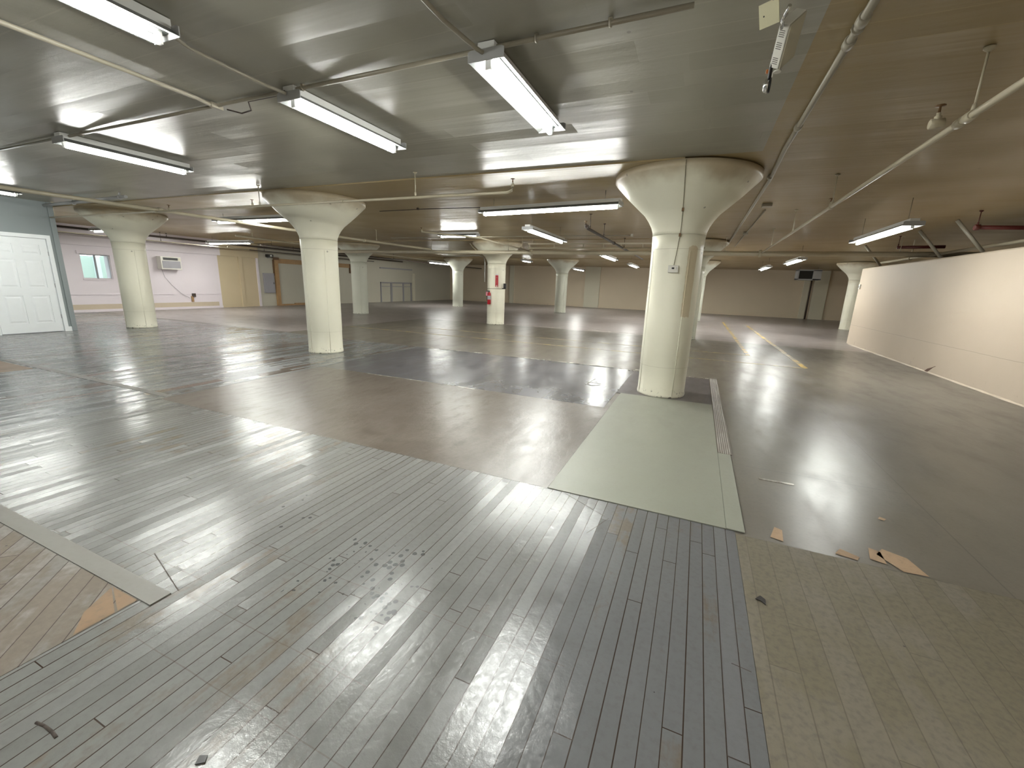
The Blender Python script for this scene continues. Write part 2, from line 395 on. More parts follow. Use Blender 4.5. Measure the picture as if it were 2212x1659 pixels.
rect(bm, -0.835, 2.69, 0.335, 5.86, 0.009, 7)
rect(bm, -0.895, 5.862, 0.33, 7.64, 0.005, 8)
rect(bm, 0.337, 4.05, 0.455, 7.66, 0.012, 9)
rect(bm, 0.337, 2.69, 0.44, 4.05, 0.011, 7)
rect(bm, -6.0, -5, -2.13, 0.82, 0.006, 10)
rect(bm, -5.9, 0.822, -2.05, 0.905, 0.009, 11)
rect(bm, -9.9, 2.76, -5.61, 2.84, 0.007, 11)
rect(bm, -10.6, 2.2, -8.74, 2.72, 0.006, 12)
for poly in (((-2.135,0.815),(-2.33,0.815),(-2.135,0.745)), ((-2.135,0.735),(-2.33,0.81),(-2.25,0.68),(-2.135,0.60))):
    a = [bm.verts.new((x, y, 0.0075)) for x, y in poly]; bm.faces.new(a).material_index = 12
rect(bm, -8.2, 11.18, 1.22, 11.24, 0.003, 13)
rect(bm, -10.3, 9.94, 2.16, 10.00, 0.003, 13)
rect(bm, 1.2, 11.25, 1.29, 23.0, 0.0035, 15)
rect(bm, 2.10, 10.01, 2.20, 21.5, 0.0035, 15)
rect(bm, -6.4, 14.25, -4.25, 14.38, 0.003, 14)
rect(bm, -3.3, 14.25, -1.2, 14.38, 0.003, 14)
rect(bm, -4.6, 5.0, -2.7, 5.02, 0.005, 14)
rect(bm, 0.62, 3.62, 0.86, 3.65, 0.003, 14)
for poly in (((0.58,2.72),(0.62,2.86),(0.66,2.84),(0.645,2.70)), ((0.90,2.70),(0.94,2.77),(1.02,2.72),(1.0,2.68)),
             ((1.07,2.73),(1.10,2.86),(1.15,2.84),(1.14,2.71)), ((1.12,2.80),(1.17,2.88),(1.27,2.83),(1.31,2.68),(1.2,2.67)), ((1.28,3.3),(1.30,3.34),(1.33,3.32),(1.31,3.29))):
    a = [bm.verts.new((x, y, 0.0035)) for x, y in poly]; f = bm.faces.new(a); f.material_index = 16
# ragged white flecks, painted glints along the edge where the near covering stops
for k in range(46):
    x = -5.4 + k*0.118 + random.uniform(-.03, .03)
    if random.random() < 0.62: rect(bm, x, 7.74+random.uniform(-.01,.01), x+random.uniform(.05,.12), 7.775+random.uniform(0,.03), 0.010+random.uniform(0,.004), 14)
for k in range(16):
    x = -1.0+k*0.085; rect(bm, x, 7.645, x+0.05, 7.69+random.uniform(0,.02), 0.009, 14)
# splits and scratches
for (ax_, ay_), (bx_, by_), w_ in (((-0.70,2.67),(-0.38,2.49),0.005), ((-0.35,2.48),(-0.44,2.25),0.004), ((-2.04,0.93),(-2.45,1.04),0.004), ((0.30,1.62),(0.37,1.61),0.004), ((-0.02,0.98),(0.30,1.02),0.0)):
    if not w_: continue
    d_ = Vector((bx_-ax_, by_-ay_, 0)).normalized(); q_ = Vector((-d_.y, d_.x, 0))*w_/2
    a = [bm.verts.new(v) for v in (Vector((ax_,ay_,0.0048))-q_, Vector((bx_,by_,0.0048))-q_, Vector((bx_,by_,0.0048))+q_, Vector((ax_,ay_,0.0048))+q_)]
    bm.faces.new(a).material_index = 17
for p_, q_ in zip([(-1.798, 0.381), (-1.759, 0.387), (-1.713, 0.388)], [(-1.759, 0.387), (-1.713, 0.388), (-1.678, 0.385)]):
    tube(bm, ((p_[0], p_[1], 0.0035), (q_[0], q_[1], 0.0035)), 0.005, 6, 17)
# white scrawl
for a, b in (((-1.46,6.33),(-1.20,6.30)), ((-1.36,6.60),(-1.40,6.12)), ((-1.42,6.18),(-1.30,6.10)), ((-1.30,6.10),(-1.20,6.22)), ((-1.34,6.42),(-1.26,6.40))):
    tube(bm, ((a[0],a[1],0.003), (b[0],b[1],0.003)), 0.007, 5, 14)
floor = struct('floor', bm, FM)

# ------------------------------------------------------------------ ceiling
bm = nb()
bx(bm, -19.6, -5, H, 0.42, 5.35, H+0.2, 0)
bx(bm, 0.42, -5, H, 8.6, 5.35, H+0.2, 1)
bx(bm, -19.6, 5.35, H, 8.6, 31.4, H+0.2, 1)
for (y0, y1, x1) in ((5.35, 7.05, -0.32), (13.2, 14.9, -0.3), (22.0, 23.7, -0.3)):   # shallow thickened bands along the column rows
    bx(bm, -19.3, y0, H-0.018, x1, y1, H+0.01, 1)
ceiling = struct('ceiling', bm, [M_ceilA, M_ceilB])

# ------------------------------------------------------------------ walls
bm = nb()      # side wall beside the wide aisle, stops short of the ceiling, ragged foot
bx(bm, 4.42, -5, 0, 4.68, 16.2, 2.27)
struct('wall_right', bm, M_wallR, bevel=0.03)
bm = nb()      # plaster lip at its foot
pv = None
ys = [-5 + 0.21*k for k in range(102)]
pts = [(y, 4.42-random.uniform(0.004, 0.022)) for y in ys if y < 16.2]
for (ya, xa), (yb, xb) in zip(pts, pts[1:]):
    v = [bm.verts.new(q) for q in ((xa,ya,0),(4.425,ya,0),(4.425,ya,0.035),(xb,yb,0),(4.425,yb,0),(4.425,yb,0.03))]
    for q in ((0,3,5,2),(0,1,4,3),(0,2,1),(3,4,5)): bm.faces.new([v[i] for i in q])
struct('baseboard_right', bm, M_wallR)
bm = nb(); bx(bm, 8.3, -5, 0, 8.6, 31.4, H)
struct('wall_beyond', bm, M_wallB)
bm = nb(); bx(bm, -19.6, -5.3, 0, 8.6, -5, H)
struct('wall_behind', bm, M_greyw)
bm = nb(); bx(bm, -19.6, 31.0, 0, 8.6, 31.3, H)
for x0, x1 in ((-13.7, -13.36), (-7.7, -6.62), (0.0, 0.16), (6.25, 6.98), (5.75, 6.05), (-18.4, -18.1)):
    bx(bm, x0, 30.88, 0, x1, 31.0, H, 1)
struct('wall_back', bm, [M_wallB, M_pil])
# far side wall with window opening
bm = nb(); X = -19.2
def lw(y0, y1, z0, z1, mi, x1=X, x0=-19.6): bx(bm, x0, y0, z0, x1, y1, z1, mi)
WY0, WY1, WZ0, WZ1 = 7.62, 8.44, 1.13, 1.94
lw(5.0, WY0, 0, H, 0); lw(WY1, 12.15, 0, H, 0); lw(WY0, WY1, 0, WZ0, 0); lw(WY0, WY1, WZ1, H, 0)
lw(12.15, 13.9, 0, H, 1); lw(13.9, 31.3, 0, H, 2)
lw(5.0, 12.25, 2.22, H, 0, X+0.07, X-.01); lw(12.25, 14.0, 2.22, H, 1, X+0.07, X-.01)        # soffit band
lw(5.0, 12.15, 0.0, 0.09, 0, X+0.03, X-.01); lw(5.0, 12.0, 0.09, 0.26, 3, X+0.012, X-.01)     # foot and tan stripe
lw(5.0, 12.1, 0.585, 0.605, 0, X+0.02, X-.01)                                                  # ledge
lw(13.04, 13.2, 0, 2.22, 1, X+0.05, X-.01)                                                     # pilaster strip
lw(13.88, 13.98, 0, H, 0, X+0.05, X-.01)
lw(9.55-0.03, 9.57, 2.05, 2.07, 0, X+0.01, X-.01)
struct('wall_left', bm, [M_white, M_cream, M_greyw, M_stripe])
bm = nb()
bx(bm, X-0.10, WY0, WZ0-0.045, X+0.03, WY1, WZ0, 0); bx(bm, X-0.10, WY0-0.06, WZ1, X+0.03, WY1+0.06, WZ1+0.10, 0)
for y0, y1 in ((WY0, WY0+0.03), (WY1-0.03, WY1)): bx(bm, X-0.10, y0, WZ0, X-0.02, y1, WZ1, 0)
bx(bm, X-0.09, 8.02, WZ0, X-0.04, 8.06, WZ1, 1); bx(bm, X-0.11, WY0, WZ1-0.03, X-0.02, WY1, WZ1, 1)
bx(bm, X-0.09, WY0+0.03, WZ0, X-0.06, WY1-0.03, WZ0+0.025, 0)
win = struct('window_1', bm, [M_white, M_steelgrey])
bm = nb(); bx(bm, X-0.085, WY0+0.03, WZ0+0.02, X-0.08, WY1-0.03, WZ1-0.03)
obj('pane', bm, M_glass, win)
M_out = wall_mat('pale_green_siding', (0.55,0.68,0.60), (0.62,0.75,0.66), 0.7)
M_outw = wall_mat('pale_siding_trim', (0.80,0.82,0.85), (0.84,0.86,0.9), 0.7)
bm = nb(); bx(bm, -24.2, 4, -0.2, -24, 16, 5.5, 0)
for y0, y1 in ((8.6, 9.0), (9.95, 10.15), (10.6, 11.6), (12.2, 12.5)): bx(bm, -24.0, y0, 0, -23.9, y1, 5.5, 1)
struct('wall_outside', bm, [M_out, M_outw])
bm = nb(); bx(bm, -24.2, 2, -0.4, -19.6, 18, -0.2)
struct('floor_outside', bm, M_greyw)

# office partition with the panelled door
bm = nb(); P = -13.55
DY0, DY1, DZ = 3.86, 4.87, 2.07
bx(bm, P-0.12, -5, 0, P, DY0, H); bx(bm, P-0.12, DY1, 0, P, 5.07, H); bx(bm, P-0.12, DY0, DZ, P, DY1, H)
bx(bm, -19.6, 4.95, 0, P-0.12, 5.07, H); bx(bm, P, 4.99, 0, P+0.025, 5.08, H)
bx(bm, P, 4.93, 2.28, P+0.0, 4.94, 2.3)
struct('wall_office', bm, M_office)
bm = nb()
for y0, y1 in ((DY0-0.07, DY0+0.005), (DY1-0.005, DY1+0.065)): bx(bm, P-0.13, y0, 0, P+0.02, y1, DZ+0.075)
bx(bm, P-0.13, DY0+0.005, DZ-0.005, P+0.02, DY1-0.005, DZ+0.075)
bx(bm, P-0.06, DY0+0.005, 0.0, P-0.05, DY0+0.02, DZ); 
struct('trim_1', bm, M_doorw)
bm = nb(); bx(bm, P, DY1+0.065, 0, P+0.02, 4.99, 0.11)
struct('baseboard_left', bm, M_doorw)
bm = nb()
dy0, dy1 = DY0+0.02, DY1-0.01; xf = P-0.012
bx(bm, xf-0.04, dy0, 0.015, xf-0.012, dy1, DZ-0.01)
wd = dy1-dy0; st = 0.125
cols_ = ((dy0+st, dy0+wd/2-0.055), (dy0+wd/2+0.055, dy1-st))
rows_ = ((0.22, 0.83), (1.0, 1.60), (1.72, 1.93))
zs = [0.015, 0.22, 0.83, 1.0, 1.60, 1.72, 1.93, DZ-0.01]
for a, b in ((0,1),(2,3),(4,5),(6,7)): bx(bm, xf-0.012, dy0, zs[a], xf, dy1, zs[b])
for a, b in ((dy0, dy0+st), (dy0+wd/2-0.055, dy0+wd/2+0.055), (dy1-st, dy1)):
    for z0, z1 in rows_: bx(bm, xf-0.012, a, z0, xf, b, z1)
for a, b in cols_:
    for z0, z1 in rows_:
        v = [bm.verts.new(q) for q in ((xf-0.012,a+.025,z0+.025),(xf-0.012,b-.025,z0+.025),(xf-0.012,b-.025,z1-.025),(xf-0.012,a+.025,z1-.025),
                                        (xf-0.003,a+.055,z0+.055),(xf-0.003,b-.055,z0+.055),(xf-0.003,b-.055,z1-.055),(xf-0.003,a+.055,z1-.055))]
        for q in ((4,5,6,7),(0,1,5,4),(1,2,6,5),(2,3,7,6),(3,0,4,7)): bm.faces.new([v[i] for i in q])
door = struct('door_1', bm, M_doorw)
bm = nb(); tube(bm, ((xf,dy0+0.07,0.95),(xf+0.05,dy0+0.07,0.95)), 0.014, 10); tube(bm, ((xf+0.045,dy0+0.07,0.95),(xf+0.07,dy0+0.07,0.95)), [0.03,0.024], 12); tube(bm, ((xf,dy0+0.07,0.95),(xf+0.008,dy0+0.07,0.95)), 0.032, 12)
obj('door_knob', bm, M_darkpipe, door)
for z in (0.35, 1.05, 1.75):
    bm = nb(); bx(bm, xf-0.005, dy1-0.004, z-0.045, xf+0.006, dy1+0.012, z+0.045); obj('hinge', bm, M_steelgrey, door)

# ------------------------------------------------------------------ mushroom columns
def make_column(x, y, label, mat, seams=(-70, 25), name='concrete_column'):
    t = thing(name, label, 'column', (x, y, 0), 0, 'mushroom columns of the hall')
    bm = nb()
    prof = [(0.318,0),(0.322,0.03),(0.315,0.08),(0.315,0.42),(0.318,0.425),(0.318,1.1),(0.32,1.6),(0.322,1.95),(0.328,2.12)]
    lathe(bm, prof, 56, wob=0.006)
    for a in seams:
        ca, sa = math.cos(R(a)), math.sin(R(a))
        tube(bm, ((0.316*ca,0.316*sa,0.0),(0.318*ca,0.318*sa,1.0),(0.322*ca,0.322*sa,1.93)), 0.006, 5)
    obj('shaft', bm, mat, t)
    bm = nb()
    prof = [(0.328,2.12),(0.334,2.17),(0.36,2.24),(0.40,2.31),(0.46,2.39),(0.465,2.395),(0.56,2.48),(0.68,2.59),(0.79,2.70),(0.855,2.765),(0.868,2.782),(0.868,H-0.017)]
    lathe(bm, prof, 72)
    obj('capital', bm, mat, t)
    return t
c3 = make_column(-0.335, 6.20, 'wide cream mushroom column with a thermostat, standing on the pale green floor patch', M_col_main, (-58, -150, 100))
c2 = make_column(-6.72, 6.18, 'cream mushroom column next along the row toward the white door, beside a black floor seam', M_col, (-28, -95, 100))
c1 = make_column(-13.42, 6.33, 'cream mushroom column nearest the white panelled door and the window', M_col, (-10, -100, 100))
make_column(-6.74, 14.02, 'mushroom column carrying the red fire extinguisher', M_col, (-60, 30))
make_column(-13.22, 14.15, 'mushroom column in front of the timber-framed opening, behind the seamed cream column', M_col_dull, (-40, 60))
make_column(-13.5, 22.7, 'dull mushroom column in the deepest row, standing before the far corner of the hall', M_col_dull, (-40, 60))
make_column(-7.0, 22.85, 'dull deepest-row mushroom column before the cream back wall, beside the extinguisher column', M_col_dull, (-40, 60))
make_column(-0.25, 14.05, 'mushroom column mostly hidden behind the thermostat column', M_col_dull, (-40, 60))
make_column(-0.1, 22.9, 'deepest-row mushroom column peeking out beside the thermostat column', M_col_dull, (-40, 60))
make_column(6.24, 23.1, 'mushroom column half hidden by the end of the peach side wall', M_col, (-120, 60))

# ------------------------------------------------------------------ fluorescent fixtures
def make_fixture(L, hung, label, dark_tube=False):
    t = thing('fluorescent_light', label, 'ceiling light', group='fluorescent tube fixtures')
    h = L/2
    top = 0.10
    bm = nb()
    bx(bm, -0.055, -h, 0.03, 0.055, h, top-0.004)
    obj('housing', bm, M_fix, t)
    bm = nb()
    for s in (-1, 1):
        poly = [(s*0.12,0.0),(s*0.122,0.004),(s*0.056,0.046),(s*0.03,0.034),(s*0.03,0.030),(s*0.055,0.040)]
        prism(bm, poly, -h+0.004, h-0.004)
    bx(bm, -0.03, -h+0.004, 0.026, 0.03, h-0.004, 0.031)
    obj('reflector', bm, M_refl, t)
    for s in (-1, 1):
        bm = nb(); y = s*h
        prism(bm, [(-0.122,-0.004),(0.122,-0.004),(0.122,0.052),(0.105,0.060),(-0.105,0.060),(-0.122,0.052)], y-0.003, y+0.003)
        obj('end_plate', bm, M_fixgrey, t)
        bm = nb(); bx(bm, -0.018, y-s*0.045-0.012, -0.038, 0.018, y-s*0.045+0.012, 0.03)
        obj('lamp_holder', bm, M_fix, t)
    n_t = 1 if L < 2 else 2
    for k in range(n_t):
        a = -h+0.055 + k*(L-0.11)/n_t; b = a + (L-0.11)/n_t - (0.0 if n_t == 1 else 0.012)
        bm = nb(); tube(bm, ((0,a,-0.024),(0,b,-0.024)), 0.019, 12)
        obj('tube', bm, M_tube, t)
    ld = bpy.data.lights.new('lamp_light', 'AREA'); ld.shape = 'RECTANGLE'; ld.size = 0.03; ld.size_y = L-0.12
    ld.energy = 5.2*L; ld.color = TUBE_COL
    lo = bpy.data.objects.new('lamp_light', ld); C.objects.link(lo); lo.parent = t; lo.location = (0, 0, -0.046)
    if hung > 0.02:
        for s in (-1, 1):
            bm = nb(); tube(bm, ((0, 0, 0), (0, 0, 1)), 0.004, 6)
            ho = obj('hanger', bm, M_conduit, t); ho.location = (0, s*h*0.8, top-0.006); ho.scale = (1, 1, hung)
    return t
ZF = H-0.10
GX = 1.28
ceiling_lamps = [
    (-1.36, 3.24, 0, 'ceiling fluorescent light fed by the straight pipe, nearest the thermostat column'),
    (-3.07, 3.27, 0, 'ceiling fluorescent light whose feed pipe bends at its end, between the two long conduits'),
    (-3.04, 1.15, 0, 'very bright ceiling fluorescent light cut by the top edge of the picture'),
    (-6.52, 3.24, 0, 'ceiling fluorescent light on the stained boards, in front of the seamed cream column'),
    (-11.9, 3.40, 0, 'ceiling fluorescent light cut off by the picture edge above the white door'),
    (-6.62, 11.15, 90, 'short fluorescent light crossing above the extinguisher column, cut by a thin pipe'),
]
first = make_fixture(GX, 0, ceiling_lamps[0][3]); first.location = (ceiling_lamps[0][0], ceiling_lamps[0][1], ZF)
for x, y, a, lb in ceiling_lamps[1:]: dup(first, (x, y, ZF), R(a), lb)
long_lamps = [
    (-2.42, 6.78, 84, 2.62, 'long fluorescent light hanging across the hall, touching the thermostat column cap'),
    (-9.65, 6.98, 90, 2.66, 'long fluorescent light running behind the cap of the seamed cream column, crossed by a pipe'),
    (-16.65, 11.05, 90, 2.60, 'long fluorescent light over the cooling unit by the white wall'),
    (-15.9, 7.25, 90, 2.58, 'fluorescent light peeping out beside the column nearest the window'),
    (-3.34, 9.55, 0, 2.53, 'hanging fluorescent light just behind the long one, casting a dark shadow on the ceiling'),
    (-3.05, 15.4, 0, 2.46, 'small distant hanging light, larger of the two beside the thermostat column shaft'),
    (-3.0, 21.2, 0, 2.48, 'small distant hanging light, smaller of the two beside the thermostat column shaft'),
    (-14.25, 22.0, 0, 2.50, 'small distant hanging light beside the deepest corner column'),
    (2.67, 9.25, 0, 2.45, 'bright hanging fluorescent light beside the peach side wall'),
    (2.67, 16.4, 0, 2.45, 'distant hanging light before the back wall, next to the suspended heater'),
    (2.47, 21.5, 0, 2.48, 'farthest small hanging light in the aisle beyond the yellow lines'),
]
def reach(o):
    for c_ in o.children:
        if c_.name.startswith('hanger'): c_.scale = (1, 1, H - o.location.z - 0.095)
    return o
big = make_fixture(2.44, 0.16, long_lamps[0][4]); big.location = (long_lamps[0][0], long_lamps[0][1], 2.62); reach(big); big.rotation_euler = (0,0,R(84))
for x, y, a, z, lb in long_lamps[1:]: reach(dup(big, (x, y, z), R(a), lb))
for x, y, a, z, lb in ((-0.35, 18.0, 0, 2.48, 'added unseen hanging light in line behind the thermostat column, middle of the hall'),  # unseen fixtures, added to brighten the deep hall and the foreground
                       (-0.25, 26.0, 0, 2.48, 'added unseen hanging light in line behind the thermostat column, near the back wall'),
                       (-7.05, 26.5, 0, 2.48, 'added unseen hanging light behind the extinguisher column, near the back wall'),
                       (2.67, -0.6, 0, 2.45, 'added unseen hanging light over the aisle behind the photographer'),
                       (-2.2, -2.6, 0, 2.66, 'added unseen hanging light over the grey boards behind the photographer')): reach(dup(big, (x, y, z), R(a), lb))
o = dup(first, (-9.3, 23.3, ZF), 0, 'tiny distant light spot between the two deepest dull columns')

# ------------------------------------------------------------------ pipes and conduits
def pipe(name, label, cat, pts, r, mat, hangers=(), clips=(), couplings=(), heads=(), zt=None, group=None, boxes=()):
    bm = nb(); tube(bm, pts, r, 12)
    t = tag(obj(name, bm, mat), label, cat, group)
    for (x, y, z) in hangers:
        bm = nb(); tube(bm, ((x,y,z+r),(x,y,(zt or H)-0.004)), 0.0065, 6)
        lathe(bm, [(0.011,z+r),(0.014,z+r+0.02),(0.011,z+r+0.045),(0.006,z+r+0.05)], 8, x, y); lathe(bm, [(0.007,H-0.03),(0.028,H-0.012),(0.028,H-0.004)], 8, x, y)
        obj('hanger', bm, mat, t)
    for (x, y, z, d) in couplings:
        bm = nb(); dv = Vector(d)*0.035; p = Vector((x,y,z))
        tube(bm, (p-dv, p-dv*0.9, p+dv*0.9, p+dv), [r*1.25, r*1.45, r*1.45, r*1.25], 12)
        obj('coupling', bm, mat, t)
    for (x, y, z, d) in clips:
        bm = nb(); dv = Vector(d)*0.006; p = Vector((x,y,z)); tube(bm, (p-dv, p+dv), r*1.5, 10)
        bx(bm, x-0.012, y-0.012, z, x+0.012, y+0.012, H-0.001)
        obj('pipe_clip', bm, mat, t)
    for (x, y, z) in heads:
        bm = nb(); lathe(bm, [(0.017,z),(0.019,z+0.03),(0.012,z+0.035),(0.012,z+0.05)], 10, x, y, 0)
        lathe(bm, [(0.008,z+0.05),(0.006,z+0.085),(0.028,z+0.088),(0.026,z+0.093)], 10, x, y, 1)
        obj('sprinkler_head', bm, [mat, M_brass], t)
    for (x, y, z, sx, sy, sz) in boxes:
        bm = nb(); bx(bm, x-sx, y-sy, z-sz, x+sx, y+sy, z+sz); obj('junction_box', bm, mat, t, 0.004)
    return t
ZC = H-0.023
pipe('sprinkler_pipe', 'cream sprinkler pipe across the seamed column cap, ending in an elbow near the long light', 'pipe',
     ((-14.75,5.0,2.54),(-9.5,5.03,2.54),(-2.32,5.07,2.54),(-2.26,5.07,2.56),(-2.25,5.07,2.60)), 0.017, M_pipe,
     hangers=((-14.5,5.0,2.54),(-13.3,5.0,2.54),(-6.72,5.04,2.54),(-3.68,5.06,2.54)),
     couplings=((-4.98,5.05,2.54,(1,0,0)),(-9.56,5.03,2.54,(1,0,0)),(-14.7,5.0,2.54,(1,0,0))), heads=((-2.25,5.07,2.60),(-6.9,5.04,2.55),(-9.15,5.03,2.55)))
pipe('sprinkler_pipe', 'thick cream main pipe running away past the door and behind the seamed column', 'pipe',
     ((-9.6,0.6,2.56),(-9.57,5.1,2.575),(-9.5,7.0,2.57),(-9.2,9.2,2.54),(-8.3,12.2,2.47)), 0.033, M_pipe,
     hangers=((-9.3,8.6,2.55),(-8.9,10.3,2.52)), couplings=((-9.57,5.1,2.575,(0,1,0)),(-9.0,9.9,2.52,(0,1,0))))
pipe('sprinkler_pipe', 'long thick cream main pipe crossing the whole hall in front of the extinguisher column', 'pipe',
     ((-14.5,12.75,2.44),(-5,12.9,2.44),(-0.2,13.0,2.44),(6.6,13.1,2.44)), 0.062, M_pipe,
     hangers=((-8.7,12.84,2.44),(-5.8,12.9,2.44),(0.5,13.0,2.44),(4.2,13.05,2.44)), couplings=((-5.0,12.9,2.44,(1,0,0)),(1.33,13.0,2.44,(1,0,0))))
pipe('sprinkler_pipe', 'cream sprinkler pipe along the aisle ceiling, with an upright head on a side elbow', 'pipe',
     ((1.34,0.8,2.50),(1.34,5.0,2.50),(1.36,13.0,2.46)), 0.02, M_pipe,
     hangers=((1.35,3.62,2.50),(1.35,6.55,2.50),(1.36,9.0,2.48),(1.36,11.4,2.47)),
     couplings=((1.34,3.62,2.50,(0,1,0)),(1.34,3.72,2.50,(0,1,0)),(1.35,6.55,2.49,(0,1,0)),(1.22,3.70,2.50,(1,0,0))), heads=((1.22,3.70,2.51),(1.35,6.62,2.51)))
pipe('sprinkler_pipe', 'thin cream branch pipe leaving the short light above the extinguisher column', 'pipe',
     ((-6.1,8.6,2.56),(-5.08,9.6,2.52),(-5.08,12.85,2.48)), 0.02, M_pipe, hangers=((-5.08,12.3,2.49),), heads=((-6.1,8.6,2.56),), couplings=((-5.08,10.6,2.51,(0,1,0)),))
pipe('sprinkler_pipe', 'dark brown pipe with a red capped end hanging below the long light', 'pipe',
     ((-2.16,8.4,2.60),(-2.16,8.6,2.56),(-2.16,17.5,2.56)), 0.028, M_darkpipe,
     hangers=((-2.16,8.75,2.56),(-2.16,10.1,2.56),(-2.16,13.0,2.56)), couplings=((-2.16,8.5,2.58,(0,1,0)),(-2.16,11.4,2.56,(0,1,0))), heads=((-2.16,8.4,2.58),))
pipe('conduit', 'long cream conduit clipped across the near ceiling above the lights', 'conduit',
     ((-12.5,2.69,ZC),(-6.5,2.68,ZC),(-2.7,2.66,ZC),(-0.2,2.63,ZC)), 0.014, M_conduit, clips=((-9.0,2.685,ZC,(1,0,0)),(-6.2,2.68,ZC,(1,0,0)),(-2.95,2.66,ZC,(1,0,0)),(-1.05,2.64,ZC,(1,0,0)),(-0.62,2.635,ZC,(1,0,0))))
pipe('conduit', 'short straight conduit dropping into the end of the light nearest the thermostat column', 'conduit',
     ((-1.47,-0.5,ZC),(-1.47,2.30,ZC),(-1.40,2.56,H-0.055),(-1.38,2.60,H-0.06)), 0.013, M_conduit)
pipe('conduit', 'cream conduit running past the bright cut-off light to a fitting and loose cable', 'conduit',
     ((-3.95,-0.8,ZC),(-3.97,2.50,ZC),(-3.97,2.62,ZC-.01)), 0.016, M_conduit, boxes=((-3.97,2.66,H-0.03,0.02,0.05,0.02),), clips=((-3.95,1.2,ZC,(0,1,0)),))
pipe('conduit', 'conduit joining the very bright light to the next one with a bend at its end', 'conduit',
     ((-3.04,1.79,H-0.05),(-3.18,2.0,ZC),(-3.19,2.35,ZC),(-3.15,2.52,H-0.04),(-3.08,2.62,H-0.06)), 0.012, M_conduit)
pipe('cable', 'loose dark cable drooping from the conduit fitting to the light with the bent feed', 'cable',
     ((-3.95,2.74,H-0.03),(-3.85,2.80,H-0.05),(-3.7,2.78,H-0.05),(-3.62,2.70,H-0.02),(-3.3,2.70,H-0.02),(-3.1,2.62,H-0.04)), 0.006, M_darkpipe)
pipe('conduit', 'pale conduit following the aisle ceiling past the thermostat column cap', 'conduit',
     ((0.60,0.5,ZC-.01),(0.60,5.2,ZC-.01),(0.64,6.5,ZC-.01),(0.62,15.0,ZC-.005)), 0.021, M_conduit,
     couplings=((0.60,3.02,ZC-.01,(0,1,0)),(0.60,3.25,ZC-.01,(0,1,0)),(0.62,6.35,ZC-.01,(0,1,0)),(0.60,4.6,ZC-.01,(0,1,0))), clips=((0.60,3.1,ZC-.01,(0,1,0)),))
pipe('conduit', 'thin conduit with an octagonal box and a small box on the aisle ceiling', 'conduit',
     ((0.87,8.8,ZC),(0.86,15.5,ZC)), 0.012, M_conduit, boxes=((0.84,8.35,H-0.025,0.07,0.06,0.024),(0.85,12.0,H-0.03,0.05,0.06,0.03)))
pipe('conduit', 'unpainted pale pipe across the ceiling before the column by the door', 'conduit',
     ((-13.3,4.86,2.76),(-10.0,4.8,2.78)), 0.03, M_fixgrey, clips=((-12.0,4.84,2.76,(1,0,0)),(-10.2,4.8,2.78,(1,0,0))))
pipe('conduit', 'thin conduit along the ceiling ending in a small box over the brown pipe', 'conduit',
     ((-9.5,11.7,2.79),(-5.5,11.75,2.79),(-1.8,11.8,2.79)), 0.012, M_conduit, boxes=((-1.78,11.8,2.79,0.035,0.035,0.035),), clips=((-4,11.77,2.79,(1,0,0)),))
pipe('conduit', 'thin dark conduit between the seamed column cap and the long light', 'conduit',
     ((-6.2,7.3,ZC-.035),(-5.2,7.45,ZC),(-3.7,7.55,ZC)), 0.008, M_darkpipe, boxes=((-5.35,7.43,H-0.02,0.02,0.02,0.02),))
# pipe rack (strut channel with posts) over the main pipe
t = thing('pipe_rack', 'cream strut rack with short posts above the crossing main pipe', 'rack', (0,0,0))
bm = nb(); bx(bm, -5.05, 12.7, 2.66, 0.0, 12.74, 2.70); obj('rail', bm, M_pipe, t)
bm = nb(); tube(bm, ((-5.05,12.72,2.555),(0.0,12.72,2.555)), 0.02, 8); obj('rail', bm, M_pipe, t)
for x in (-5.0, -4.2, -3.3, -2.7, -2.2, -1.6, -1.0):
    bm = nb(); bx(bm, x-0.012, 12.708, 2.555, x+0.012, 12.732, 2.68); obj('post', bm, M_pipe, t)
for x in (-4.9, -2.5, -0.3):
    bm = nb(); tube(bm, ((x,12.72,2.70),(x,12.72,H-0.004)), 0.006, 6); obj('hanger', bm, M_pipe, t)
# conduit down the extinguisher column
pipe('conduit', 'bent pale conduit coming off the extinguisher column cap and down its side', 'conduit',
     ((-9.0,13.85,2.36),(-7.35,13.82,2.40),(-7.14,13.80,2.33),(-7.10,13.80,2.15),(-7.10,13.80,1.5)), 0.013, M_fixgrey)
pipe('conduit', 'curved conduit hugging the extinguisher column cap', 'conduit',
     ((-7.55,13.5,2.78),(-7.4,13.5,2.62),(-7.2,13.6,2.45),(-7.12,13.75,2.33)), 0.012, M_pipe)
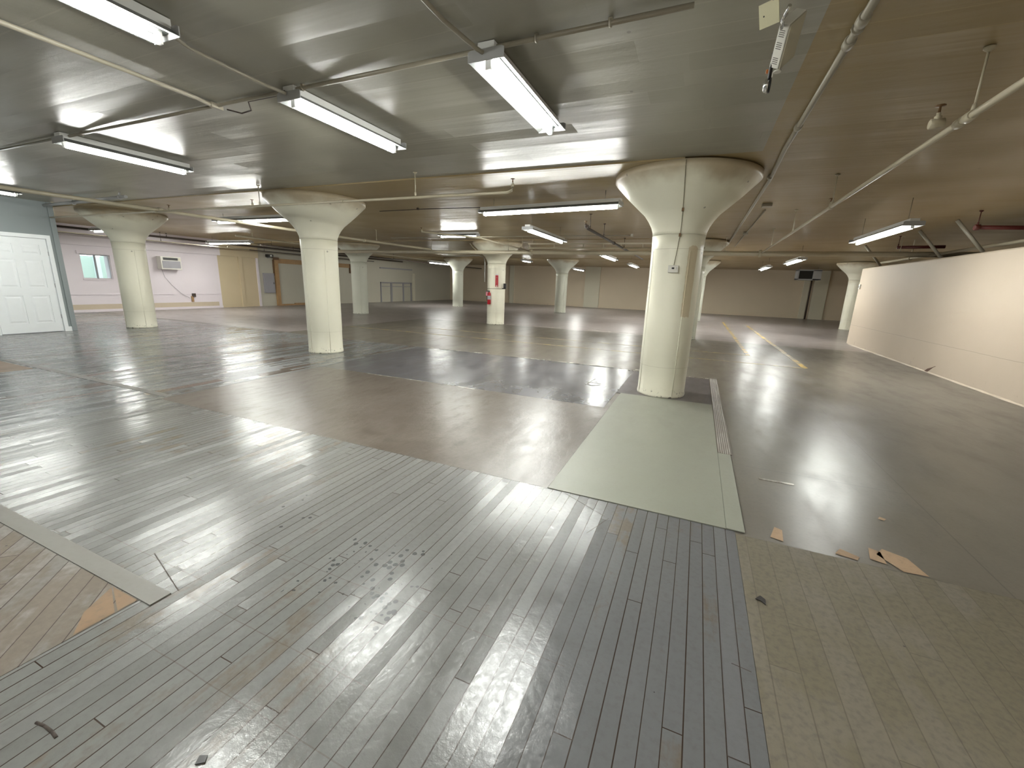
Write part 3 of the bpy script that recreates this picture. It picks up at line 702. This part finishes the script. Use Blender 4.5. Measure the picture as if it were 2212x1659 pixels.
# dark pipes high on the white wall
pipe('sprinkler_pipe', 'dark brown pipe hanging along the white wall, upper of the pair', 'pipe', ((-18.6,5.3,2.72),(-18.6,24,2.66)), 0.035, M_darkpipe,
     hangers=((-18.6,10.0,2.70),(-18.6,12.4,2.70),(-18.6,15.5,2.69)))
pipe('sprinkler_pipe', 'dark brown pipe hanging along the white wall, lower of the pair', 'pipe', ((-18.42,5.3,2.54),(-18.42,21,2.50)), 0.02, M_darkpipe,
     hangers=((-18.42,9.7,2.53),(-18.42,13.8,2.52)))
pipe('conduit', 'pale thin pipe with a short upright, before the dark pipes by the white wall', 'conduit', ((-17.6,6.3,2.50),(-17.6,12.5,2.47)), 0.015, M_pipe,
     hangers=((-17.6,11.6,2.475),(-17.6,8.2,2.49)))
pipe('sprinkler_pipe', 'cream pipe passing behind the seamed column toward the timber-framed opening', 'pipe', ((-14.4,9.8,2.70),(-14.4,16,2.66),(-14.6,24,2.62)), 0.03, M_pipe,
     hangers=((-14.4,10.4,2.70),(-14.4,12.4,2.69),(-14.4,15,2.67)))
pipe('sprinkler_pipe', 'black pipe under the ceiling behind the columns, along the framed opening', 'pipe', ((-16.2,12,2.62),(-16.0,30.5,2.56)), 0.03, M_darkpipe, hangers=((-16.2,12.5,2.62),(-16.1,20,2.59)))
# braces and red pipes above the peach wall
for i, (y, lb) in enumerate(((12.05,'pale slanted brace between ceiling and top of the peach wall, beside the bright hanging light'), (10.6,'pale slanted brace reaching the peach wall top between the two red pipes'), (15.3,'small distant slanted brace at the far end of the peach wall top'))):
    bm = nb(); tube(bm, ((4.12,y,H-0.01),(4.55,y-0.1,2.285)), 0.03, 10)
    tag(obj('brace', bm, M_conduit), lb, 'brace', 'braces above the peach wall')
pipe('red_pipe', 'dark red pipe just above the peach wall, the shorter one by the bright hanging light', 'pipe', ((4.14,13.1,2.60),(4.95,12.95,2.60)), 0.035, M_redpipe, hangers=((4.16,13.1,2.60),))
pipe('red_pipe', 'dark red pipe above the peach wall running out of the picture', 'pipe', ((3.98,9.6,2.60),(5.6,9.9,2.60)), 0.032, M_redpipe, couplings=((4.0,9.6,2.6,(1,0,0)),), hangers=((4.0,9.6,2.60),))
pipe('conduit', 'cream conduit along the top of the peach wall', 'conduit', ((4.75,-3,2.42),(4.75,16,2.42)), 0.03, M_pipe, clips=((4.75,9,2.42,(0,1,0)),(4.75,14,2.42,(0,1,0))))

# ------------------------------------------------------------------ things on the thermostat column
cx, cy = -0.30, 6.20
t = thing('thermostat', 'white thermostat on the front of the wide cream column', 'thermostat', (-0.335, 6.2-0.325, 1.70), R(-3))
bm = nb(); bx(bm, -0.062, -0.028, -0.045, 0.062, 0.003, 0.045); obj('case', bm, M_plastic, t, 0.006)
bm = nb(); bx(bm, -0.018, -0.0295, -0.002, 0.012, -0.0275, 0.020); obj('screen', bm, M_black, t)
for z in (0.018, 0.002):
    bm = nb(); bx(bm, 0.034, -0.031, z-0.005, 0.044, -0.0275, z+0.005); obj('button', bm, M_fixgrey, t)
bm = nb(); tube(bm, ((-0.335,5.870,1.745),(-0.315,5.868,1.95),(-0.305,5.866,2.12),(-0.30,5.832,2.24),(-0.30,5.792,2.31),(-0.30,5.733,2.39),(-0.30,5.632,2.48),(-0.30,5.512,2.59),(-0.302,5.402,2.70),(-0.304,5.333,2.768),(-0.304,5.322,2.79),(-0.304,5.322,2.83)), 0.0035, 6)
tag(obj('wire', bm, M_wire), 'thin tan wire climbing the cap above the thermostat', 'wire')
for i, (x, y, z, lb) in enumerate(((-0.306,5.862,2.11,'small brown cable clip just above the thermostat column shaft'), (-0.30,5.735,2.385,'small brown cable clip halfway up the thermostat column cap'))):
    bm = nb(); bx(bm, x-0.012, y-0.012, z-0.02, x+0.012, y+0.01, z+0.02); tag(obj('cable_clip', bm, M_brass), lb, 'clip', 'cable clips on the thermostat wire')
# ------------------------------------------------------------------ extinguisher column things
ex = thing('fire_extinguisher', 'red fire extinguisher with a pink tag hung on the column', 'fire extinguisher', (-6.82, 13.62, 0.72))
bm = nb(); lathe(bm, [(0.05,0.0),(0.062,0.01),(0.062,0.36),(0.05,0.40),(0.024,0.425)], 20); obj('cylinder', bm, M_red, ex)
bm = nb(); lathe(bm, [(0.0625,0.17),(0.0632,0.18),(0.0632,0.29),(0.0625,0.30)], 20, cap=False); obj('label_band', bm, M_steelgrey, ex)
bm = nb(); lathe(bm, [(0.022,0.42),(0.022,0.455)], 10); bx(bm, -0.09,-0.012,0.455,0.03,0.012,0.465); bx(bm, -0.09,-0.012,0.475,0.02,0.012,0.485); obj('valve_handle', bm, M_black, ex)
bm = nb(); tube(bm, ((0.02,0,0.45),(-0.075,-0.02,0.44),(-0.085,-0.02,0.30),(-0.07,-0.02,0.12)), 0.010, 8); obj('hose', bm, M_black, ex)
bm = nb(); bx(bm, -0.085,-0.075,0.30,-0.035,-0.07,0.44); obj('inspection_tag', bm, M_pink, ex)
sg = thing('extinguisher_sign', 'narrow red sign with white lettering and arrow above the extinguisher', 'sign', (-6.55, 13.66, 1.54), R(14))
bm = nb(); bx(bm, -0.05, -0.004, -0.20, 0.05, 0.0, 0.19); obj('plate', bm, M_red, sg)
def text(s, parent, loc, size, mat, name):
    cu = bpy.data.curves.new(name, 'FONT'); cu.body = s; cu.size = size; cu.align_x = 'CENTER'; cu.align_y = 'CENTER'; cu.extrude = 0.0006
    cu.space_line = 0.78
    tmp = bpy.data.objects.new(name, cu); C.objects.link(tmp)
    bpy.context.view_layer.update()
    me = bpy.data.meshes.new_from_object(tmp.evaluated_get(bpy.context.evaluated_depsgraph_get()))
    bpy.data.objects.remove(tmp)
    me.materials.clear(); me.materials.append(mat)
    o = bpy.data.objects.new(name, me); C.objects.link(o); o.parent = parent; o.location = loc; o.rotation_euler = (PI/2, 0, 0)
    return o
text('\n'.join('FIRE') , sg, (-0.0, -0.006, 0.125), 0.030, M_fix, 'lettering')
text('\n'.join('EXTINGUISHER'), sg, (0.0, -0.006, -0.055), 0.0225, M_fix, 'lettering')
bm = nb(); v = [bm.verts.new(q) for q in ((-0.035,-0.006,-0.165),(0.035,-0.006,-0.165),(0,-0.006,-0.197))]; bm.faces.new(v); bx(bm, -0.012,-0.006,-0.166,0.012,-0.005,-0.155)
obj('arrow', bm, M_fix, sg)
bm = nb(); bx(bm, -0.045,-0.005,0.19,0.045,0.0,0.235); obj('top_plate', bm, M_fix, sg)
bm = nb(); lathe(bm, [(0.325,1.262),(0.329,1.264),(0.329,1.276),(0.325,1.278)], 40, -6.74, 14.02, cap=False)
band = tag(obj('strap', bm, M_wire), 'thin band wrapped round the column above the extinguisher', 'strap')
bm = nb(); bx(bm, -6.40, 13.9, 1.27, -6.31, 13.95, 1.46); bx(bm, -6.46,13.9,1.27,-6.33,13.96,1.30)
tag(obj('bracket', bm, M_black), 'small black bracket sticking out of the extinguisher column band', 'bracket')

# ------------------------------------------------------------------ emergency light unit sagging from the aisle edge
A = Vector((0.242, 2.705, 2.715))
l = Vector((-0.036, 0.801, -0.598)).normalized(); b = Vector((0.547, 0.516, 0.659)); b = (b - b.dot(l)*l).normalized(); c = l.cross(b).normalized()
if c.dot(Vector((-0.836,0.305,0.457))) < 0: c = -c
M3 = Matrix(((c.x,b.x,l.x,0),(c.y,b.y,l.y,0),(c.z,b.z,l.z,0),(0,0,0,1)))
M_vent = plain('vent_dark', (0.16,0.15,0.13), 0.7)
M_case_shade = plain('brown_painted_shade', (0.40,0.37,0.28), 0.5)  # brown tone paints shade onto the downward face of the case
t = thing('emergency_light', 'boxy white emergency light unit with slots, sagging from the ceiling above the aisle edge', 'emergency light', A)
def loc_box(name, c0, b0, l0, c1, b1, l1, mat, bev=0.0):
    bm = nb(); bx(bm, c0, b0, l0, c1, b1, l1, 0, M3); return obj(name, bm, mat, t, bev)
loc_box('case', 0, 0, 0, 0.048, 0.123, 0.206, M_plastic, 0.003)
loc_box('cover', -0.008, 0.004, 0.004, -0.001, 0.119, 0.206, M_case_shade)  # thin sheet that carries the painted shade
for g in (0.03, 0.085, 0.155):
    for k in range(4):
        loc_box('vent_slot', 0.012, -0.0012, g+k*0.009, 0.040, 0.0, g+k*0.009+0.003, M_vent)
bm = nb(); tube(bm, ((-0.02,-0.10,0.03),(-0.035,-0.04,0.005),(-0.03,0.02,0.0)), 0.009, 10); obj('mounting_arm', bm, M_chrome, t)
bm = nb(); tube(bm, ((-0.038,0.135,-0.055),(-0.036,0.235,-0.155)), 0.009, 8); obj('lamp_arm', bm, M_black, t)
hd = bpy.data.objects.new('lamp_head', None)
bm = nb()
q = Vector((-0.045,0.235,-0.168))
tube(bm, (q+Vector((0.012,0,0)), q+Vector((0.006,0,0)), q+Vector((-0.010,0,0)), q+Vector((-0.018,0,0))), [0.030,0.036,0.030,0.012], 16)
obj('lamp_head', bm, M_chrome, t)
bm = nb(); tube(bm, (q+Vector((0.013,0,0)), q+Vector((0.020,0,0))), 0.036, 16); obj('lamp_lens', bm, M_black, t)
bm = nb(); bx(bm, -0.060,0.16,-0.135,-0.050,0.172,-0.118); obj('wire_nut', bm, plain('orange_plastic', (0.6,0.2,0.06), 0.4), t)
bm = nb()
pp = [Vector(v) for v in ((0.096,2.672,2.80),(0.117,2.713,2.715),(0.194,2.656,2.709),(0.173,2.615,2.794))]
nn = (pp[1]-pp[0]).cross(pp[2]-pp[0]).normalized()*0.004
va = [bm.verts.new(p) for p in pp]; vb = [bm.verts.new(p+nn) for p in pp]
bm.faces.new(va); bm.faces.new(vb)
for k in range(4): bm.faces.new((va[k], va[(k+1)%4], vb[(k+1)%4], vb[k]))
pl = tag(obj('cover_plate', bm, M_beige), 'square beige metal cover plate with a screw hole beside the emergency light', 'cover plate')
bm = nb(); pc = pp[0]*0.35+pp[1]*0.40+pp[2]*0.12+pp[3]*0.13; tube(bm, (pc-nn*0.4, pc+nn*1.4), 0.0035, 8); obj('screw_hole', bm, M_black, pl)
bm = nb(); tube(bm, ((0.15,2.62,2.79),(0.17,2.63,H)), 0.008, 6); obj('stem', bm, M_steelgrey, pl)
bm = nb(); lathe(bm, [(0.022,H-0.012),(0.022,H-0.002)], 12, 0.29, 3.55); bx(bm, 0.26,3.56,H-0.03,0.268,3.58,H-0.002)
tag(obj('ceiling_hook', bm, M_plastic), 'tiny pale fitting left on the ceiling beyond the emergency light', 'fitting')

# ------------------------------------------------------------------ far side wall things
t = thing('air_conditioner', 'beige wall air conditioner set in the white wall next to the window', 'air conditioner', (X, 10.2, 1.80))
bm = nb(); bx(bm, 0, -0.34, -0.26, 0.28, 0.36, 0.22); obj('case', bm, M_plastic, t, 0.01)
bm = nb(); bx(bm, 0.281, -0.30, -0.21, 0.29, 0.32, 0.06); obj('grille', bm, M_steelgrey, t)
bm = nb(); bx(bm, 0.281, -0.26, 0.09, 0.292, 0.24, 0.18); obj('outlet_slot', bm, M_black, t)
bm = nb(); bx(bm, 0.281, 0.26, 0.09, 0.29, 0.34, 0.18); obj('control_panel', bm, M_pil, t)
bm = nb(); tube(bm, ((X+0.02,9.98,1.54),(X+0.02,10.05,1.25),(X+0.02,10.25,0.95),(X+0.03,10.55,0.62),(X+0.04,10.85,0.42)), 0.006, 6)
tag(obj('power_cord', bm, M_steelgrey), 'grey cord drooping from the air conditioner to the floor-level outlet', 'cord')
t = thing('outlet_box', 'small rusty outlet box low on the white wall below the air conditioner', 'outlet', (X, 11.0, 0.48))
bm = nb(); bx(bm, 0, -0.06, 0, 0.07, 0.06, 0.14); obj('box', bm, M_darkpipe, t)
bm = nb(); bx(bm, 0.0, -0.10, -0.20, 0.05, -0.02, 0.03); obj('cover', bm, M_wood, t)
t = thing('electrical_panel', 'grey electrical panel beside the timber frame', 'electrical panel', (X, 14.45, 0.63))
bm = nb(); bx(bm, 0, -0.27, 0, 0.09, 0.27, 0.93); obj('cabinet', bm, M_steelgrey, t, 0.005)
bm = nb(); bx(bm, 0.091, -0.25, 0.02, 0.10, 0.25, 0.91); pd = obj('panel_door', bm, M_steelgrey, t)
bm = nb(); bx(bm, 0.10, 0.19, 0.42, 0.112, 0.22, 0.50); obj('latch', bm, M_black, pd)
t = thing('security_camera', 'black camera box high on the wall over the electrical panel', 'camera', (X+0.05, 14.5, 2.30))
bm = nb(); bx(bm, 0.02, -0.14, 0, 0.22, 0.14, 0.13); obj('housing', bm, M_black, t, 0.01)
bm = nb(); bx(bm, -0.05, -0.03, -0.04, 0.10, 0.03, 0.0); obj('mount', bm, M_steelgrey, t)
bm = nb(); bx(bm, 0.22, -0.05, 0.03, 0.235, 0.05, 0.10); obj('lens', bm, M_chrome, t)
# timber-framed opening
t = thing('timber_frame', 'raw timber frame round the blanked-off opening in the side wall', 'frame', (X, 14.8, 0))
bm = nb(); bx(bm, 0, 0.0, 0, 0.10, 0.19, 2.28); obj('post', bm, M_wood, t)
bm = nb(); bx(bm, 0, 0.19, 2.05, 0.07, 5.1, 2.27); obj('header', bm, M_wood, t)
bm = nb(); bx(bm, 0, 4.92, 1.75, 0.11, 5.12, 2.27); obj('post', bm, M_wood2, t)
bm = nb(); bx(bm, 0.07, -0.06, 2.2, 0.12, 0.24, 2.32); bx(bm, 0.0, -0.05, 1.45, 0.06, 0.0, 2.2); obj('corner_block', bm, M_wood2, t)
for k, (a, b_) in enumerate(((0.19, 1.0), (1.0, 1.9), (2.0, 3.4))):
    bm = nb(); bx(bm, 0, a, 0, 0.09, b_, 0.075 if k != 1 else 0.11); obj('sill_board', bm, M_wood if k < 2 else M_wood2, t)
bm = nb(); bx(bm, 0, 0.19, 0.11, 0.015, 4.92, 2.05); obj('infill_panel', bm, M_greyw, t)
t = thing('framed_panel', 'wall panel divided by thin grey bars, beyond the timber frame', 'panel', (X, 22.4, 0))
for (y0, z0, y1, z1, nm) in ((0,0,0.08,1.30,'upright'),(1.0,0,1.16,1.25,'upright'),(2.3,0,2.42,1.25,'upright'),(3.2,0,3.3,1.3,'upright'),(0,1.22,3.3,1.30,'rail'),(0,1.0,3.2,1.04,'rail'),(3.42,0,3.7,1.95,'post'),(0,2.15,3.4,2.24,'rail')):
    bm = nb(); bx(bm, 0, y0, z0, 0.05, y1, z1); obj(nm, bm, M_steelgrey if nm != 'post' else M_pil, t)

# ------------------------------------------------------------------ back area
t = thing('unit_heater', 'suspended heater with a black louvre opening near the back wall', 'heater', (5.05, 27.0, 2.20))
bm = nb(); bx(bm, -0.42, -0.2, 0, -0.36, 0.5, 0.5); bx(bm, 0.26, -0.2, 0, 0.62, 0.5, 0.5); bx(bm, -0.42, -0.2, -0.01, 0.62, 0.5, 0.05); bx(bm, -0.42, -0.2, 0.46, 0.62, 0.5, 0.52); obj('case', bm, M_fixgrey, t)
bm = nb(); bx(bm, -0.36, -0.12, 0.05, 0.26, 0.5, 0.46); obj('opening', bm, M_black, t)
for s in (-0.3, 0.5):
    bm = nb(); tube(bm, ((s, 0.1, 0.52), (s, 0.1, H-2.204)), 0.008, 6); obj('hanger', bm, M_steelgrey, t)
bm = nb(); tube(bm, ((6.1,30.83,0.0),(6.1,30.83,2.45)), 0.035, 10)
tag(obj('drain_pipe', bm, M_darkpipe), 'black vertical pipe on the back wall under the heater', 'pipe')
bm = nb(); bx(bm, 4.385, 15.98, 1.66, 4.42, 16.08, 1.80)
sw = tag(obj('switch_box', bm, M_plastic, None, 0.004), 'little pale switch box near the end of the peach wall', 'switch box')
bm = nb(); bx(bm, 4.375, 16.02, 1.70, 4.386, 16.04, 1.76); obj('toggle', bm, M_steelgrey, sw)
# broken plaster crack at the wall foot
M_crack = plain('dark_broken_plaster', (0.12,0.07,0.05), 0.9)
bm = nb()
poly = [(11.12,0.0),(11.0,0.075),(10.86,0.12),(10.74,0.165),(10.70,0.17),(10.80,0.13),(10.90,0.06),(11.0,0.0)]
va = [bm.verts.new((4.4175, y, z)) for y, z in poly]; bm.faces.new(va)
vb = [bm.verts.new((4.43, y, z)) for y, z in poly]
for k in range(len(poly)): bm.faces.new((va[k], va[(k+1)%len(poly)], vb[(k+1)%len(poly)], vb[k]))
o = struct('trim_2', bm, M_crack)
# flattened scrap on the brown boards and small dark scrap on the grey boards
for nm, lb, cat, pts_ in (('debris_scrap', 'small dark scrap lying on the brown boards by the grey board edge', 'scrap', ((0.43,2.07),(0.455,2.105),(0.475,2.085),(0.472,2.045),(0.455,2.065))),
                      ('debris_scrap', 'dark flat chip on the grey boards at the bottom edge of the picture', 'scrap', ((-1.222,0.538),(-1.202,0.549),(-1.188,0.533),(-1.210,0.517)))):
    bm = nb(); va = [bm.verts.new((x, y, 0.006)) for x, y in pts_]; vb = [bm.verts.new((x, y, 0.009)) for x, y in pts_]
    bm.faces.new(va); bm.faces.new(vb)
    for k in range(len(pts_)): bm.faces.new((va[k], va[(k+1)%len(pts_)], vb[(k+1)%len(pts_)], vb[k]))
    tag(obj(nm, bm, M_black), lb, cat)
